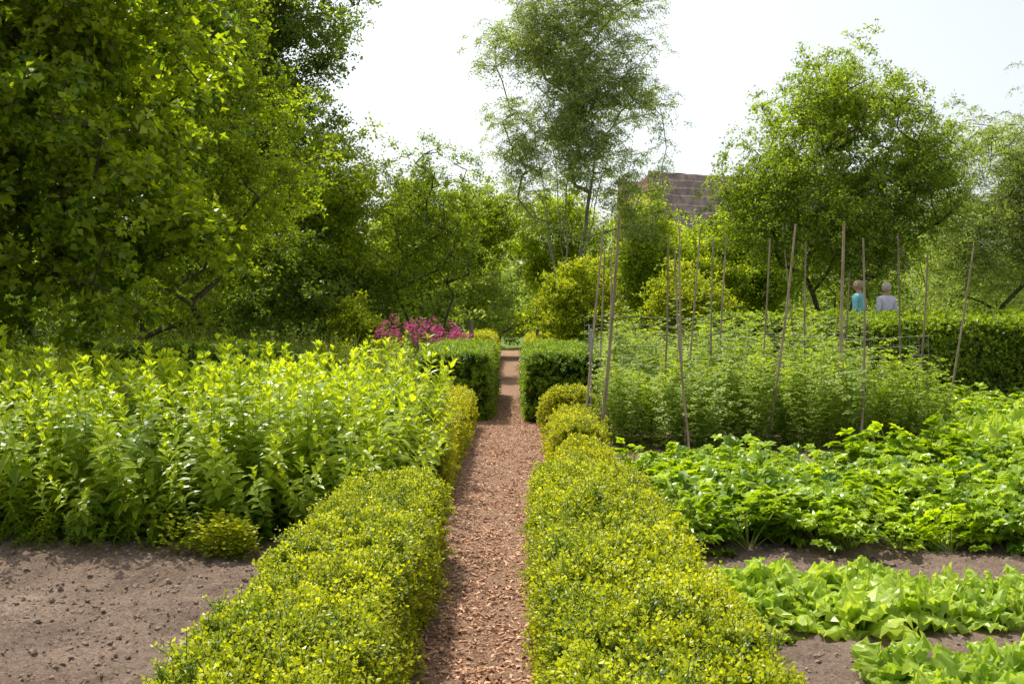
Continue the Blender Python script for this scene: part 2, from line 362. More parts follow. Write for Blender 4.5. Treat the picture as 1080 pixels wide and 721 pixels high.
def pea(q):
    b=MB(); h=U(.8,1.0); x=y=0; pp=Vector((0,0,0)); n=16
    for i in range(1,n+1):
        t=i/n; x+=U(-.03,.03); y+=U(-.03,.03); p=Vector((x,y,h*t)); b.tube(pp,p,.003,.0028,1,3); pp=p
        a=i*2.6+U(-.5,.5); hz=Vector((math.cos(a),math.sin(a),.35)); pt=p+hz*.07; b.tube(p,pt,.0018,.0015,1,3); sd=Vector((-hz.y,hz.x,0))
        for s_ in(-1,1):
            b.leaf(p,sd*s_+hz*.5+rdir()*.3,.055,.042,tone=.3+.35*t+U(-.15,.15),n=2,droop=.3)
            b.leaf(p+hz*.04,sd*s_+hz*.3+rdir()*.3,.055,.036,tone=.3+.4*t+U(-.15,.15),n=2,droop=.3)
            b.leaf(pt,sd*s_+hz*.6+rdir()*.3,.05,.034,tone=.35+.4*t+U(-.15,.15),n=2,droop=.3)
        if R()<.14: b.leaf(p+hz*.05,(hz.x,hz.y,.9),.024,.026,tone=.5,n=2,m=2,droop=0)
    return b.obj(f'pea_{q}',[M['pea'],M['stem'],M['white']],link=False)
C['pea']=make_coll('pea',[pea(i) for i in range(6)])
def tuft(q,h=1.0,n=36,mat='grass'):
    b=MB()
    for i in range(n):
        a=U(0,6.28); el=U(.9,1.5); d=Vector((math.cos(a)*math.cos(el),math.sin(a)*math.cos(el),math.sin(el)))
        b.leaf((U(-.1,.1),U(-.1,.1),0),d,h*U(.5,1.1),.014,tone=U(.1,.8),n=3,droop=U(.1,.8),fold=.2)
    return b.obj(f'{mat}_tuft_{q}_{h}',[M[mat],M['stem']],link=False)
C['grass']=make_coll('grass',[tuft(i) for i in range(4)])
def mantle(q):
    b=MB()
    for i in range(120):
        a=U(0,6.28); rr=.12*math.sqrt(R()); z=U(.03,.30)*(1-rr*3); d=Vector((math.cos(a),math.sin(a),U(0,.8)))
        b.leaf((math.cos(a)*rr,math.sin(a)*rr,z),d,.035,.03,tone=.2+z*2.2+U(-.1,.1),n=3,droop=.4,wav=.2)
    for i in range(12):
        a=U(0,6.28); b.tube((0,0,0),(math.cos(a)*.1,math.sin(a)*.1,.2),.002,.001,1,3)
    return b.obj(f'mantle_{q}',[M['mantle'],M['stem']],link=False)
C['mantle']=make_coll('mantle',[mantle(i) for i in range(3)])
def flower(q):
    b=MB()
    for s_ in range(7):
        bx,by=U(-.12,.12),U(-.12,.12); h=U(.7,1.0); top=Vector((bx*1.5,by*1.5,h)); b.tube((bx,by,0),top,.004,.003,1,3)
        for i in range(10):
            t=U(.1,.85); a=U(0,6.28); b.leaf(Vector((bx,by,0)).lerp(top,t),(math.cos(a),math.sin(a),.3),.10,.025,tone=.4,n=3,m=2)
        if s_<4:
            for i in range(22):
                d=rdir(); b.leaf(top+d*.045,d,.03,.03,tone=U(.2,.8),n=1,m=0,droop=0)
    return b.obj(f'flower_{q}',[M['pink'],M['stem'],M['herb']],link=False)
C['flower']=make_coll('flower',[flower(i) for i in range(3)])
def chip(q):
    b=MB(); l=U(.012,.032); w=U(.004,.010); h=.003
    b.box((0,0,h),(l,w,h*1.5)); b.v=[(x+U(-.003,.003),y+U(-.003,.003),z+U(-.002,.002)) for x,y,z in b.v]
    return b.obj(f'chip_{q}',[M['chip']],link=False)
C['chip']=make_coll('chip',[chip(i) for i in range(8)])
def clod(q):
    import bmesh
    bm=bmesh.new(); bmesh.ops.create_icosphere(bm,subdivisions=2,radius=.5)
    for v in bm.verts: v.co*=1+.7*noise.noise(v.co*2.3+Vector((q*7,0,0)))
    for v in bm.verts: v.co.z*=.6
    me=bpy.data.meshes.new(f'clod_{q}'); bm.to_mesh(me); bm.free(); me.materials.append(M['clod']); return bpy.data.objects.new(f'clod_{q}',me)
C['clod']=make_coll('clod',[clod(i) for i in range(6)])

# ---------------------------------------------------------------- ground
def sm(a,b,x):
    t=min(1,max(0,(x-a)/(b-a))); return t*t*(3-2*t)
def gz(x,y):
    return .30*sm(2.0,4.5,x)*sm(15.5,18.5,y)
def gnear(x,y):
    v=Vector((x,y,0)); return noise.noise(v*2.2)*.035+noise.noise(v*9)*.024+abs(noise.noise(v*22))*.034+(.02 if x>.7 else 0)
def gline(lo,hi,a,b,fine,coarse):
    L=list(np.arange(a,b,fine)); x=b; s=fine
    while x<hi: L.append(x); s=min(s*1.35,coarse); x+=s
    L.append(hi); x=a; s=fine
    while x>lo: s=min(s*1.35,coarse); x-=s; L.append(x)
    L.append(lo-1); return np.array(sorted(set(L)))
gx=gline(-300,300,-4.2,4.2,.022,20); gy=gline(-60,500,2.8,8.4,.022,20)
XX,YY=np.meshgrid(gx,gy); Z=np.zeros_like(XX)
for j in range(len(gy)):
    for i in range(len(gx)):
        x,y=gx[i],gy[j]; z=gz(x,y)
        if -5<x<5 and 2<y<9.5:
            z+= gnear(x,y) if (x<-.62 or x>.35) else -.03
        elif abs(x)<1: z-=.03
        Z[j,i]=z
V=np.stack([XX,YY,Z],axis=2).reshape(-1,3); nx=len(gx); ny=len(gy)
I=np.arange(nx*ny).reshape(ny,nx); F=np.stack([I[:-1,:-1],I[:-1,1:],I[1:,1:],I[1:,:-1]],axis=2).reshape(-1,4)
np_mesh('ground',V,F,M['ground'],True)
px=np.linspace(-.72,.44,42); py=np.concatenate([np.arange(.5,12,.03),np.arange(12,38,.25)])
XX,YY=np.meshgrid(px,py); Z=np.zeros_like(XX)
for j in range(len(py)):
    for i in range(len(px)):
        e=min(i,len(px)-1-i)/6; v=Vector((px[i],py[j],0))
        Z[j,i]=.012*min(1,e)-.03*(1-min(1,e))+noise.noise(v*3)*.012+noise.noise(v*16)*.008
V=np.stack([XX,YY,Z],axis=2).reshape(-1,3); nx=len(px); ny=len(py)
I=np.arange(nx*ny).reshape(ny,nx); F=np.stack([I[:-1,:-1],I[:-1,1:],I[1:,1:],I[1:,:-1]],axis=2).reshape(-1,4)
np_mesh('garden_path',V,F,M['path'],True)
n=24000; y=2.5+rng.random(n)**1.5*15; P=np.stack([rng.uniform(-.66,.40,n),y,rng.uniform(.006,.018,n)],1)
D=up_dirs(n,.35); scatter('wood_chips',P,D,rng.uniform(.4,1.4,n),C['chip'],real=False)
def clods(name,x0,x1,y0,y1,n,smax=.035):
    x=rng.uniform(x0,x1,n); y=rng.uniform(y0,y1,n); s=.006+smax*rng.random(n)**6
    z=np.array([gnear(a,b) for a,b in zip(x,y)])
    scatter(name,np.stack([x,y,z+s*.05],1),up_dirs(n,.6),s,C['clod'],real=False)
clods('soil_clods',-5,-1.05,2.8,6.8,11000); clods('soil_clods',.8,6.5,3,6.6,8000); clods('soil_clods',.75,2.2,8.5,11.5,800)
# ---------------------------------------------------------------- hedges
def hedge(name,x0,x1,y0,y1,h,coll,dens,scale=1.,rr=.08,amp=.03,freq=2.,ang=0,zb=0,inset=.05,real=True,rough=.008,strag=0):
    cx,cy=(x0+x1)/2,(y0+y1)/2; hx,hy=(x1-x0)/2,(y1-y0)/2; ca,sa=math.cos(ang),math.sin(ang); seed=R()*50
    def shape(p,nm,ins):
        lo=np.array([-hx+rr,-hy+rr,-1.]); hi=np.array([hx-rr,hy-rr,h-rr])
        c=np.minimum(np.maximum(p,lo),hi); d=p-c; l=np.linalg.norm(d,axis=1,keepdims=True)
        dn=np.where(l>1e-6,d/np.maximum(l,1e-6),nm); q=c+dn*(np.minimum(l,rr) if rr>0 else 0)
        ds=np.array([noise.noise(Vector((a[0]*freq+seed,a[1]*freq,a[2]*freq)))+.5*noise.noise(Vector((a[0]*freq*3,a[1]*freq*3+seed,a[2]*freq*3))) for a in q])
        q=q+dn*(amp*ds[:,None]-ins)
        w=q.copy(); w[:,0]=cx+q[:,0]*ca-q[:,1]*sa; w[:,1]=cy+q[:,0]*sa+q[:,1]*ca; w[:,2]=q[:,2]+zb
        nn=dn.copy(); nn[:,0]=dn[:,0]*ca-dn[:,1]*sa; nn[:,1]=dn[:,0]*sa+dn[:,1]*ca
        return w,nn
    faces=[((2*hx)*(2*hy),'t'),((2*hx)*h,'-y'),((2*hx)*h,'+y'),((2*hy)*h,'-x'),((2*hy)*h,'+x')]
    Ps=[];Ns=[]
    for ar,k in faces:
        m=max(3,int(ar*dens)); u=rng.uniform(-1,1,m); v=rng.random(m)
        if k=='t': p=np.stack([u*hx,(v*2-1)*hy,np.full(m,h)],1); nr=[0,0,1]
        elif k[1]=='y': s=1 if k[0]=='+' else -1; p=np.stack([u*hx,np.full(m,hy*s),v*h],1); nr=[0,s,0]
        else: s=1 if k[0]=='+' else -1; p=np.stack([np.full(m,hx*s),u*hy,v*h],1); nr=[s,0,0]
        Ps.append(p); Ns.append(np.tile(np.array(nr,float),(m,1)))
    P,Nn=shape(np.concatenate(Ps),np.concatenate(Ns),0.03*scale)
    P=P+rng.normal(0,rough*scale,P.shape)
    if strag: 
        k=rng.random(len(P))<strag; P[k]+=Nn[k]*rng.uniform(.01,.06,(k.sum(),1))*scale
    D=Nn*.8+np.array([0,0,.55])+rng.normal(0,.4,P.shape)
    S=scale*rng.uniform(.7,1.3,len(P))
    V=[];F=[];o0=0
    for ar,k in faces:
        du,dv={'t':(2*hx,2*hy),'-y':(2*hx,h),'+y':(2*hx,h),'-x':(2*hy,h),'+x':(2*hy,h)}[k]
        nu,nv=max(4,int(du/.08)),max(4,int(dv/.08)); u,v=np.meshgrid(np.linspace(-1,1,nu+1),np.linspace(0,1,nv+1)); u=u.ravel();v=v.ravel()
        if k=='t': p=np.stack([u*hx,(v*2-1)*hy,np.full(len(u),h)],1); nr=[0,0,1]
        elif k[1]=='y': s=1 if k[0]=='+' else -1; p=np.stack([u*hx,np.full(len(u),hy*s),v*h],1); nr=[0,s,0]
        else: s=1 if k[0]=='+' else -1; p=np.stack([np.full(len(u),hx*s),u*hy,v*h],1); nr=[s,0,0]
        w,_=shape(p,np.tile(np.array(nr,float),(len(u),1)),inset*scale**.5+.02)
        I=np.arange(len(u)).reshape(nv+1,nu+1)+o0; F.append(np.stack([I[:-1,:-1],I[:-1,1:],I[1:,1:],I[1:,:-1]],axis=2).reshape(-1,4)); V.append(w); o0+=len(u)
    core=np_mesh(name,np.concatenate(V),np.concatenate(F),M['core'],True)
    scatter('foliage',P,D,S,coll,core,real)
    return core
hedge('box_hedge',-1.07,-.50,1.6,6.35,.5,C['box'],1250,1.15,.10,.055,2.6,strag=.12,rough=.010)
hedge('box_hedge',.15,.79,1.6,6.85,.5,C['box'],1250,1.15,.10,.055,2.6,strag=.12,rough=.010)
hedge('box_hedge',-1.14,-.64,8.2,13.4,.48,C['boxy'],500,1.4,.12,.05,strag=.1)
hedge('box_hedge',.36,.76,7.4,8.8,.40,C['boxy'],700,1.2,.19,.06,3.5,strag=.1)
hedge('box_hedge',.38,.82,9.5,11.1,.45,C['boxy'],600,1.2,.21,.06,3.5,strag=.1)
hedge('box_shrub',.34,.96,12.0,12.65,.6,C['boxy'],600,1.2,.29,.05)
hedge('box_hedge',.17,1.15,13.8,18.0,.92,C['boxm'],380,1.3,.09,.03,strag=.03)
hedge('box_hedge',-1.37,-.42,14.0,18.5,.92,C['boxm'],380,1.3,.09,.03,strag=.03)
hedge('box_hedge',.36,1.3,19.5,30,.75,C['boxy'],120,2.2,.15,.06)
hedge('box_hedge',-1.45,-.66,19.5,31,.8,C['boxy'],120,2.2,.15,.06)
hedge('clipped_hedge',-5.9,-3.2,13.6,14.7,.98,C['boxm'],250,1.8,.15,.04)
hedge('hornbeam_hedge',5.2,14,15.4,17.2,1.36,C['horn'],170,1.1,.12,.10,1.5,-.02,strag=.15)
hedge('hornbeam_hedge',3.6,15,18.6,19.6,1.10,C['horn'],130,1.15,.12,.12,1.5,0,zb=.30,strag=.15)

# ---------------------------------------------------------------- beds
def bed(name,x0,x1,y0,y1,sp,coll,s0=.85,s1=1.1,tilt=.08,jit=.35,fr=None,var=.14):
    xs=np.arange(x0,x1,sp);ys=np.arange(y0,y1,sp); X,Y=np.meshgrid(xs,ys); X=X.ravel()+rng.normal(0,sp*jit,X.size);Y=Y.ravel()+rng.normal(0,sp*jit,Y.size)
    S=rng.uniform(s0,s1,X.size)
    S*=np.array([1+var*noise.noise(Vector((a*.9,b*.9,3))) for a,b in zip(X,Y)])
    Zz=np.array([gz(a,b) for a,b in zip(X,Y)])
    D=up_dirs(len(X),tilt)
    if fr is not None:
        D[:,0]+=fr*np.clip((X-(x1-.5))/.5,0,1); D[:,1]-=.35*np.clip(((y0+.4)-Y)/.4,0,1)
    return scatter(name,np.stack([X,Y,Zz],1),D,S,coll)
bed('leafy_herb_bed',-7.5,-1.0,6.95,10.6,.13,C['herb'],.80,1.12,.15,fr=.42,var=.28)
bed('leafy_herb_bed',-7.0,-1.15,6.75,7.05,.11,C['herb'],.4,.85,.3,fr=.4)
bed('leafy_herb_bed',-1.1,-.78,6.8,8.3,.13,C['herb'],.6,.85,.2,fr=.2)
bed('flowering_herb_bed',-7,-1.6,10.8,13.2,.2,C['herb'],.5,.8,.15)
n=11; scatter('ladys_mantle',np.stack([rng.normal(-1.9,.12,n),rng.normal(6.35,.09,n),np.zeros(n)],1),up_dirs(n,.2),rng.uniform(.8,1.15,n),C['mantle'])
bed('low_herbs',-6.0,-2.5,6.5,6.75,.12,C['herb'],.15,.35,.4)
bed('celery_row',1.25,8.5,6.5,9.3,.26,C['crop'],.95,1.5,.25,var=.5)
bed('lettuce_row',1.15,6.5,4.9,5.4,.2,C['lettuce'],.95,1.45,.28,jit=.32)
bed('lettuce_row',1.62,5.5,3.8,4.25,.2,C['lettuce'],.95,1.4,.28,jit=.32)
bed('pea_bed',1.05,4.95,11.2,12.4,.12,C['pea'],.8,1.05,.2,var=.4)
bed('pea_bed',1.2,4.8,13.0,14.4,.14,C['pea'],1.0,1.3,.2,var=.35)
bed('bean_bed',1.5,5.0,15.0,17.0,.2,C['pea'],1.1,1.5,.15,var=.3)
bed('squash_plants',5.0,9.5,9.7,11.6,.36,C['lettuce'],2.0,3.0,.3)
bed('vegetable_bed',5.2,10.5,11.7,15.2,.33,C['crop'],.9,1.4,.2,var=.5)
bed('meadow_grass',-8,-3.2,15.0,23,.24,C['grass'],.6,1.15,.15,var=.5)
bed('meadow_grass',-3.2,-1.6,15.0,20,.24,C['grass'],.5,.9,.15,var=.5)
bed('meadow_grass',-12,-5.9,11,15,.3,C['grass'],.6,1.0,.15)
bed('perennial_bed',-3.6,-1.6,16.5,19.0,.25,C['herb'],.6,1.0,.15,var=.4)
bed('lawn',3.6,12,19.8,30,.45,C['grass'],.25,.4,.2)
n=20; scatter('pink_flowers',np.stack([rng.normal(-2.0,.36,n),rng.normal(20.4,.4,n),np.zeros(n)],1),up_dirs(n,.12),rng.uniform(1.1,1.45,n),C['flower'])
n=4; scatter('pink_flowers',np.stack([rng.normal(-1.35,.10,n),rng.normal(19.1,.2,n),np.zeros(n)],1),up_dirs(n,.12),rng.uniform(1.1,1.3,n),C['flower'])

# ---------------------------------------------------------------- trees
def grow(name,base,trunk_h,lobes,ntar,coll,bark='bark',stems=1,spread=.5,cl_per=9,cl_s=(.8,1.25),cl_sig=.33,tip=.009,lean=(0,0),noisegap=.0,shell=.55,step=.45,expo=2.35,rtrunk=None):
    e=empty(name,base); bx,by,bz=base
    pos=[];par=[]
    for s in range(stems):
        a=2*math.pi*s/stems+U(-.4,.4); sp=spread*(U(.5,1) if stems>1 else 0)
        p=Vector((U(-.15,.15) if stems>1 else 0,U(-.15,.15) if stems>1 else 0,0)); pr=-1; nst=max(2,int(trunk_h/step))
        th=trunk_h*U(.8,1.1) if stems>1 else trunk_h
        for i in range(nst+1):
            t=i/nst; q=Vector((p.x+math.cos(a)*sp*t**1.2*th+lean[0]*t+U(-.04,.04),p.y+math.sin(a)*sp*t**1.2*th+lean[1]*t+U(-.04,.04),th*t))
            pos.append(q);par.append(pr);pr=len(pos)-1
    T=[]; vol=[l[3]*l[4]*l[5] for l in lobes]; tv=sum(vol); sd=R()*99
    for l,v in zip(lobes,vol):
        m=max(6,int(ntar*v/tv)); c=0
        while c<m:
            d=rdir(); r=R()**(shell); p=Vector((l[0]-bx+d.x*l[3]*r,l[1]-by+d.y*l[4]*r,l[2]-bz+d.z*l[5]*r))
            if p.z<.35: continue
            if noise.noise(p*.75+Vector((sd,0,0)))< -.2+noisegap and R()<.85: c+=.3; continue
            T.append(p); c+=1
    T.sort(key=lambda p:p.length)
    A=np.zeros((60000,3)); n0=len(pos)
    for i,p in enumerate(pos): A[i]=p
    cnt=n0; leafpts=[];leafdir=[]
    for t in T:
        tt=np.array(t); d=A[:cnt]-tt; dist=np.linalg.norm(d,axis=1)
        cost=dist+1.1*np.maximum(0,d[:,2]+.25*np.hypot(d[:,0],d[:,1]))
        j=int(np.argmin(cost)); s=Vector(A[j]); dd=t-s; L=dd.length
        if L<.12: continue
        k=max(1,int(L/step)); pr=j; mid=s.lerp(t,.5)+Vector((U(-.12,.12)*L,U(-.12,.12)*L,.14*L))
        for i in range(1,k+1):
            u=i/k; q=s*(1-u)**2+mid*2*u*(1-u)+t*u*u
            pos.append(q);par.append(pr);A[cnt]=q;pr=cnt;cnt+=1
        for i in range(cl_per):
            u=U(.35,1.05); q=s*(1-u)**2+mid*2*u*(1-u)+t*u*u
            lp=q+Vector((random.gauss(0,cl_sig),random.gauss(0,cl_sig),random.gauss(0,cl_sig*.8)))
            if lp.z+bz<.3: continue
            leafpts.append((lp.x,lp.y,lp.z)); dv=(lp-q)*.8+Vector((0,0,1.0))+rdir()*.5; leafdir.append(tuple(dv))
    n=len(pos); rad=np.zeros(n)
    for i in range(n-1,-1,-1):
        rad[i]=max(rad[i],tip**expo)
        if par[i]>=0: rad[par[i]]+=rad[i]*(.98)
    rad=rad**(1/expo)
    P=np.array([tuple(p) for p in pos]); idx=[i for i in range(n) if par[i]>=0]
    pa=np.array([par[i] for i in idx]); idx=np.array(idx)
    ra=np.minimum(rad[pa],rad[idx]*1.6)
    tubes_np('trunk_and_branches',P[pa],P[idx],ra,rad[idx],M[bark],6,e)
    m=len(leafpts); scatter('foliage',np.array(leafpts),np.array(leafdir),rng.uniform(cl_s[0],cl_s[1],m),coll,e,True)
    return e
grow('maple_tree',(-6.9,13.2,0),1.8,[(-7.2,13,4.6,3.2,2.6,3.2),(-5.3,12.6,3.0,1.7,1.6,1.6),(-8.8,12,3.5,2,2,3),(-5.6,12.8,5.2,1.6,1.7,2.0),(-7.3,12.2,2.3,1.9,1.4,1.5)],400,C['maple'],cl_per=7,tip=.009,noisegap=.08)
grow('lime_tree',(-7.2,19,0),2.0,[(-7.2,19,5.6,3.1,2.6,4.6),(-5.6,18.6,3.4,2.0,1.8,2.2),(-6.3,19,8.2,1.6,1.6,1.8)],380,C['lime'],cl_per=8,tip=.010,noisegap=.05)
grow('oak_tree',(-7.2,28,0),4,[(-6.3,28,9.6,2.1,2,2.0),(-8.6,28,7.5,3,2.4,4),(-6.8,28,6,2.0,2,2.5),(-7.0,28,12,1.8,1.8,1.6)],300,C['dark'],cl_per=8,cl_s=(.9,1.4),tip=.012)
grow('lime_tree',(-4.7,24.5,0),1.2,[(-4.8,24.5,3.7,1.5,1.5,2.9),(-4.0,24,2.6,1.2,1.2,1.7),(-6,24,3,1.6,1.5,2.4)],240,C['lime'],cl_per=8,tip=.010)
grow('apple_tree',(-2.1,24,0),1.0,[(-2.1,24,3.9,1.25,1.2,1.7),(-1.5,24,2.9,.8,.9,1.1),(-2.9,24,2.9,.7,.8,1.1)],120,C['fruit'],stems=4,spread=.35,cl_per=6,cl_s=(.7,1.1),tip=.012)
grow('birch_tree',(1.35,27,0),5.5,[(1.5,27,6.6,1.9,1.5,3.3),(.6,27,8.3,1.6,1.3,2.6),(2.8,27,8.2,1.5,1.3,2.6),(1.9,27,10.2,1.7,1.2,1.8),(3.2,27,4.8,1.1,1,1.8),(.1,27,5.5,.8,.9,1.6),(.2,27,9.3,1,1,1.5)],430,C['birch'],'barkl',stems=8,spread=.22,cl_per=8,cl_s=(.7,1.1),cl_sig=.30,noisegap=.12,tip=.010)
grow('walnut_tree',(7.4,23,.30),1.6,[(7.3,23,4.6,2.3,2.1,2.6),(5.7,22.8,4.2,1.3,1.4,1.6),(9.1,23,4.2,1.3,1.4,1.7),(7.2,23,6.5,1.2,1.3,1.2),(8.4,23,5.7,1.3,1.3,1.4),(7.6,23.4,2.7,2.0,1.3,1.0)],370,C['fruit'],stems=5,spread=.4,cl_per=8,cl_s=(.8,1.25),tip=.011)
grow('willow_tree',(12.6,26,.30),1.2,[(12.6,26,4,2.2,2,2.8),(14.5,26,4.6,2,2,3),(11.4,25.5,2.8,1.1,1.2,1.6)],280,C['birch'],stems=3,spread=.3,cl_per=10,tip=.011)
grow('ornamental_shrub',(1.35,22,0),.5,[(1.35,22,1.65,.85,.8,1.0)],90,C['bright'],stems=4,spread=.4,cl_per=11,cl_sig=.14,tip=.006,step=.25)
grow('ornamental_shrub',(3.6,20.5,.2),.5,[(3.5,20.5,1.6,.8,.7,.9)],90,C['bright'],stems=4,spread=.4,cl_per=10,cl_sig=.14,tip=.006,step=.25)
grow('round_shrub',(-3.4,21.5,0),.3,[(-3.4,21.5,1.1,.5,.5,.8)],60,C['bright'],stems=4,spread=.4,cl_per=11,cl_sig=.12,tip=.006,step=.25)
grow('hazel_shrub',(3.9,28,.0),.8,[(3.6,28,2.9,1.1,1.1,2.0),(5.2,29,2.3,1.3,1.2,1.7)],190,C['lime'],stems=4,spread=.4,cl_per=9,cl_sig=.25,tip=.008)
grow('hazel_shrub',(6.4,31,.3),.8,[(5.6,31,2.5,1.3,1.2,1.8),(7.4,31,3.0,1.3,1.2,2.1)],160,C['lime'],stems=4,spread=.4,cl_per=9,cl_sig=.3,tip=.008)
grow('hazel_shrub',(-.8,33,.0),.8,[(-1.4,33,3.4,1.3,1.2,2.6),(1.6,34,3,1.6,1.4,2.6),(-3.2,34,3.2,1.7,1.4,2.8)],230,C['lime'],stems=4,spread=.4,cl_per=9,cl_sig=.35,cl_s=(1,1.5),tip=.009)
def mass(name,spec,m,coll,s0,s1,pw=.35):
    P=[];Dv=[]
    for cx,cy,r,h in spec:
        for i in range(m):
            d=rdir(); q=R()**pw; P.append((cx+d.x*r*q,cy+d.y*r*q,max(.25,h*.5+d.z*h*.5*q))); Dv.append((d.x*.6,d.y*.6,d.z*.5+1.0))
    scatter(name,np.array(P),np.array(Dv),rng.uniform(s0,s1,len(P)),coll,None,True)
sp=[]
for k in range(46):
    cx=-44+k*2.1+U(-1,1); sp.append((cx,U(57,66)+(6 if 1<cx<24 else 0),U(2.6,3.8),U(4.5,8.0)))
mass('distant_trees',sp,75,C['far'],2.0,3.0)
sp=[]
for k in range(34):
    cx=-26+k*1.55+U(-.6,.6); sp.append((cx,41 if abs(cx-.1)<.9 else U(32,37),U(1.2,1.9),U(2.6,4.2)))
mass('shrubbery',sp,60,C['far'],.8,1.2)
mass('shrubbery',[(-16+k*1.1,U(21,24),1.3,U(2.5,3.5)) for k in range(12)]+[(-.3,39.6,1.3,2.9),(.9,39.8,1.3,3.1),(-1.6,39.2,1.3,3)],65,C['dark'],.9,1.3)

# ---------------------------------------------------------------- bamboo poles, netting, fence posts
poles=[(.73,.964,11,2.51,.012),(.87,1.07,10.5,2.57,.017),(1.11,1.19,12.5,2.35,.011),(1.06,1.13,12.8,2.33,.011),(1.76,1.81,12,2.46,.012),(1.93,1.84,11.3,2.51,.012),
(1.89,1.71,10.8,2.25,.011),(2.2,2.38,13,2.62,.013),(2.46,2.48,12.5,2.5,.011),(2.74,2.83,13.5,2.56,.013),(3.15,3.31,13,2.5,.013),(2.9,3.18,11.5,2.55,.015),(4.0,3.73,14,2.4,.011),
(4.07,4.07,14,2.53,.014),(3.9,3.92,12,2.6,.021),(4.3,4.36,13,2.05,.011),(3.81,3.79,11,2.36,.013),(5.22,5.16,13.5,2.6,.014),(5.0,5.1,12.5,2.28,.014),(5.6,5.9,13,2.4,.014)]
for bx,tx,y,h,r in poles:
    b=MB(); seg=12; dy=U(-.12,.12); pp=Vector((0,0,-.15)); bow=U(-.03,.03); r*=1.2
    for i in range(1,seg+1):
        t=i/seg; p=Vector(((tx-bx)*t+bow*math.sin(t*math.pi),dy*t,h*t)); rr=r*(1-.35*t)
        b.tube(pp,p,rr*1.02,rr*.98,0,8); b.tube(p-Vector((0,0,.008)),p+Vector((0,0,.008)),rr*1.25,rr*1.25,0,8); pp=p
    b.tube(pp,pp+Vector((0,0,.004)),r*.6,.0005,0,8)
    b.obj('bamboo_pole',[M['bamboo']],smooth=False,loc=(bx,y,0))
def net(name,p0,p1,h,sp=.12,z0=.15,r0=.0022):
    A=[];B=[]; p0=Vector(p0);p1=Vector(p1); L=(p1-p0).length; n=int(L/sp)
    f=lambda u,z:tuple(p0.lerp(p1,u)+Vector((0,.03*math.sin(u*9+z*3),z+.02*math.sin(u*14))))
    m=int(h/sp)
    for i in range(n+1):
        for j in range(m): A.append(f(i/n,z0+j*sp));B.append(f(i/n,z0+(j+1)*sp))
    for j in range(m+1):
        for i in range(n): A.append(f(i/n,z0+j*sp));B.append(f((i+1)/n,z0+j*sp))
    r=np.full(len(A),r0); tubes_np(name,A,B,r,r,M['wire'],3)
net('wire_netting',(.95,12.6,0),(5.2,12.6,0),1.15); net('wire_netting',(1.0,14.7,0),(5.2,14.7,0),1.35,r0=.002); net('wire_netting',(.82,10.9,0),(1.05,14.6,0),1.2,r0=.0016)
for x,y,h in [(-1.03,22.5,1.3),(-1.55,24,1.2),(-2.3,22.5,1.1),(.5,24,1.1),(-6.4,16,1.1)]:
    b=MB(); b.tube((0,0,-.2),(.01,0,h),.055,.05,0,10); b.tube((.01,0,h),(.01,0,h+.03),.05,.005,0,10)
    b.obj('fence_post',[M['wood']],loc=(x,y,0))

# ---------------------------------------------------------------- farmhouse
def farmhouse():
    e=empty('thatched_farmhouse',(11.2,48,0))
    def B(nm,c,s,m):
        b=MB(); b.box(c,s); return b.obj(nm,[M[m]],parent=e)
    hx,hy=6.2,4.0; eave=2.6; ridge=8.0
    B('walls',(0,0,eave/2),(2*hx-.6,2*hy-.8,eave),'brick')
    b=MB()
    for s in(-1,1):
        x=s*(hx-.31); i=[b.vert(p,.5) for p in((x,-hy+.4,eave),(x,hy-.4,eave),(x,0,ridge-.45))]; b.face(i)
    b.obj('gable_walls',[M['brick']],parent=e)
    def slope(nm,x0,x1,sgn,mat,off=0,z1=ridge):
        b=MB(); nu,nv=60,60; th=.35; top=[];bot=[]
        for j in range(nv+1):
            r1=[];r2=[]
            for i in range(nu+1):
                u=i/nu;v=j/nv; x=x0+(x1-x0)*u; y=sgn*(hy+.45)*(1-v); z=eave-.35+(z1-eave+.35)*v+.08*noise.noise(Vector((x*1.3,v*6,sgn)))+off-(.30*math.sin(u*math.pi))*v+.05*((v*14)%1)
                r1.append(b.vert((x,y,z+th*.5),.5)); r2.append(b.vert((x,y,z-th*.5),.5))
            top.append(r1);bot.append(r2)
        for j in range(nv):
            for i in range(nu):
                b.face((top[j][i],top[j][i+1],top[j+1][i+1],top[j+1][i])); b.face((bot[j][i],bot[j+1][i],bot[j+1][i+1],bot[j][i+1]))
        for i in range(nu): b.face((bot[0][i],bot[0][i+1],top[0][i+1],top[0][i]))
        for j in range(nv):
            for c in(0,nu): b.face((bot[j][c],bot[j+1][c],top[j+1][c],top[j][c]))
        b.obj(nm,[M[mat]],parent=e,smooth=False)
    slope('roof_thatch_front',-hx+1.3,hx,-1,'thatch'); slope('roof_thatch_back',-hx+1.3,hx,1,'thatch')
    slope('roof_tiles_front',-hx-.1,-hx+1.28,-1,'tile',-.25); slope('roof_tiles_back',-hx-.1,-hx+1.28,1,'tile',-.25)
    for x in(-4.4,-1.8,2.6,4.8):
        B('window_frame',(x,-hy+.37,1.5),(1.15,.08,1.3),'paint'); B('window_glass',(x-.26,-hy+.32,1.5),(.44,.04,1.1),'glass'); B('window_glass',(x+.26,-hy+.32,1.5),(.44,.04,1.1),'glass')
    B('door',(.4,-hy+.36,1.05),(1.0,.1,2.1),'door'); B('door_lintel',(.4,-hy+.35,2.2),(1.2,.12,.16),'paint')
farmhouse()

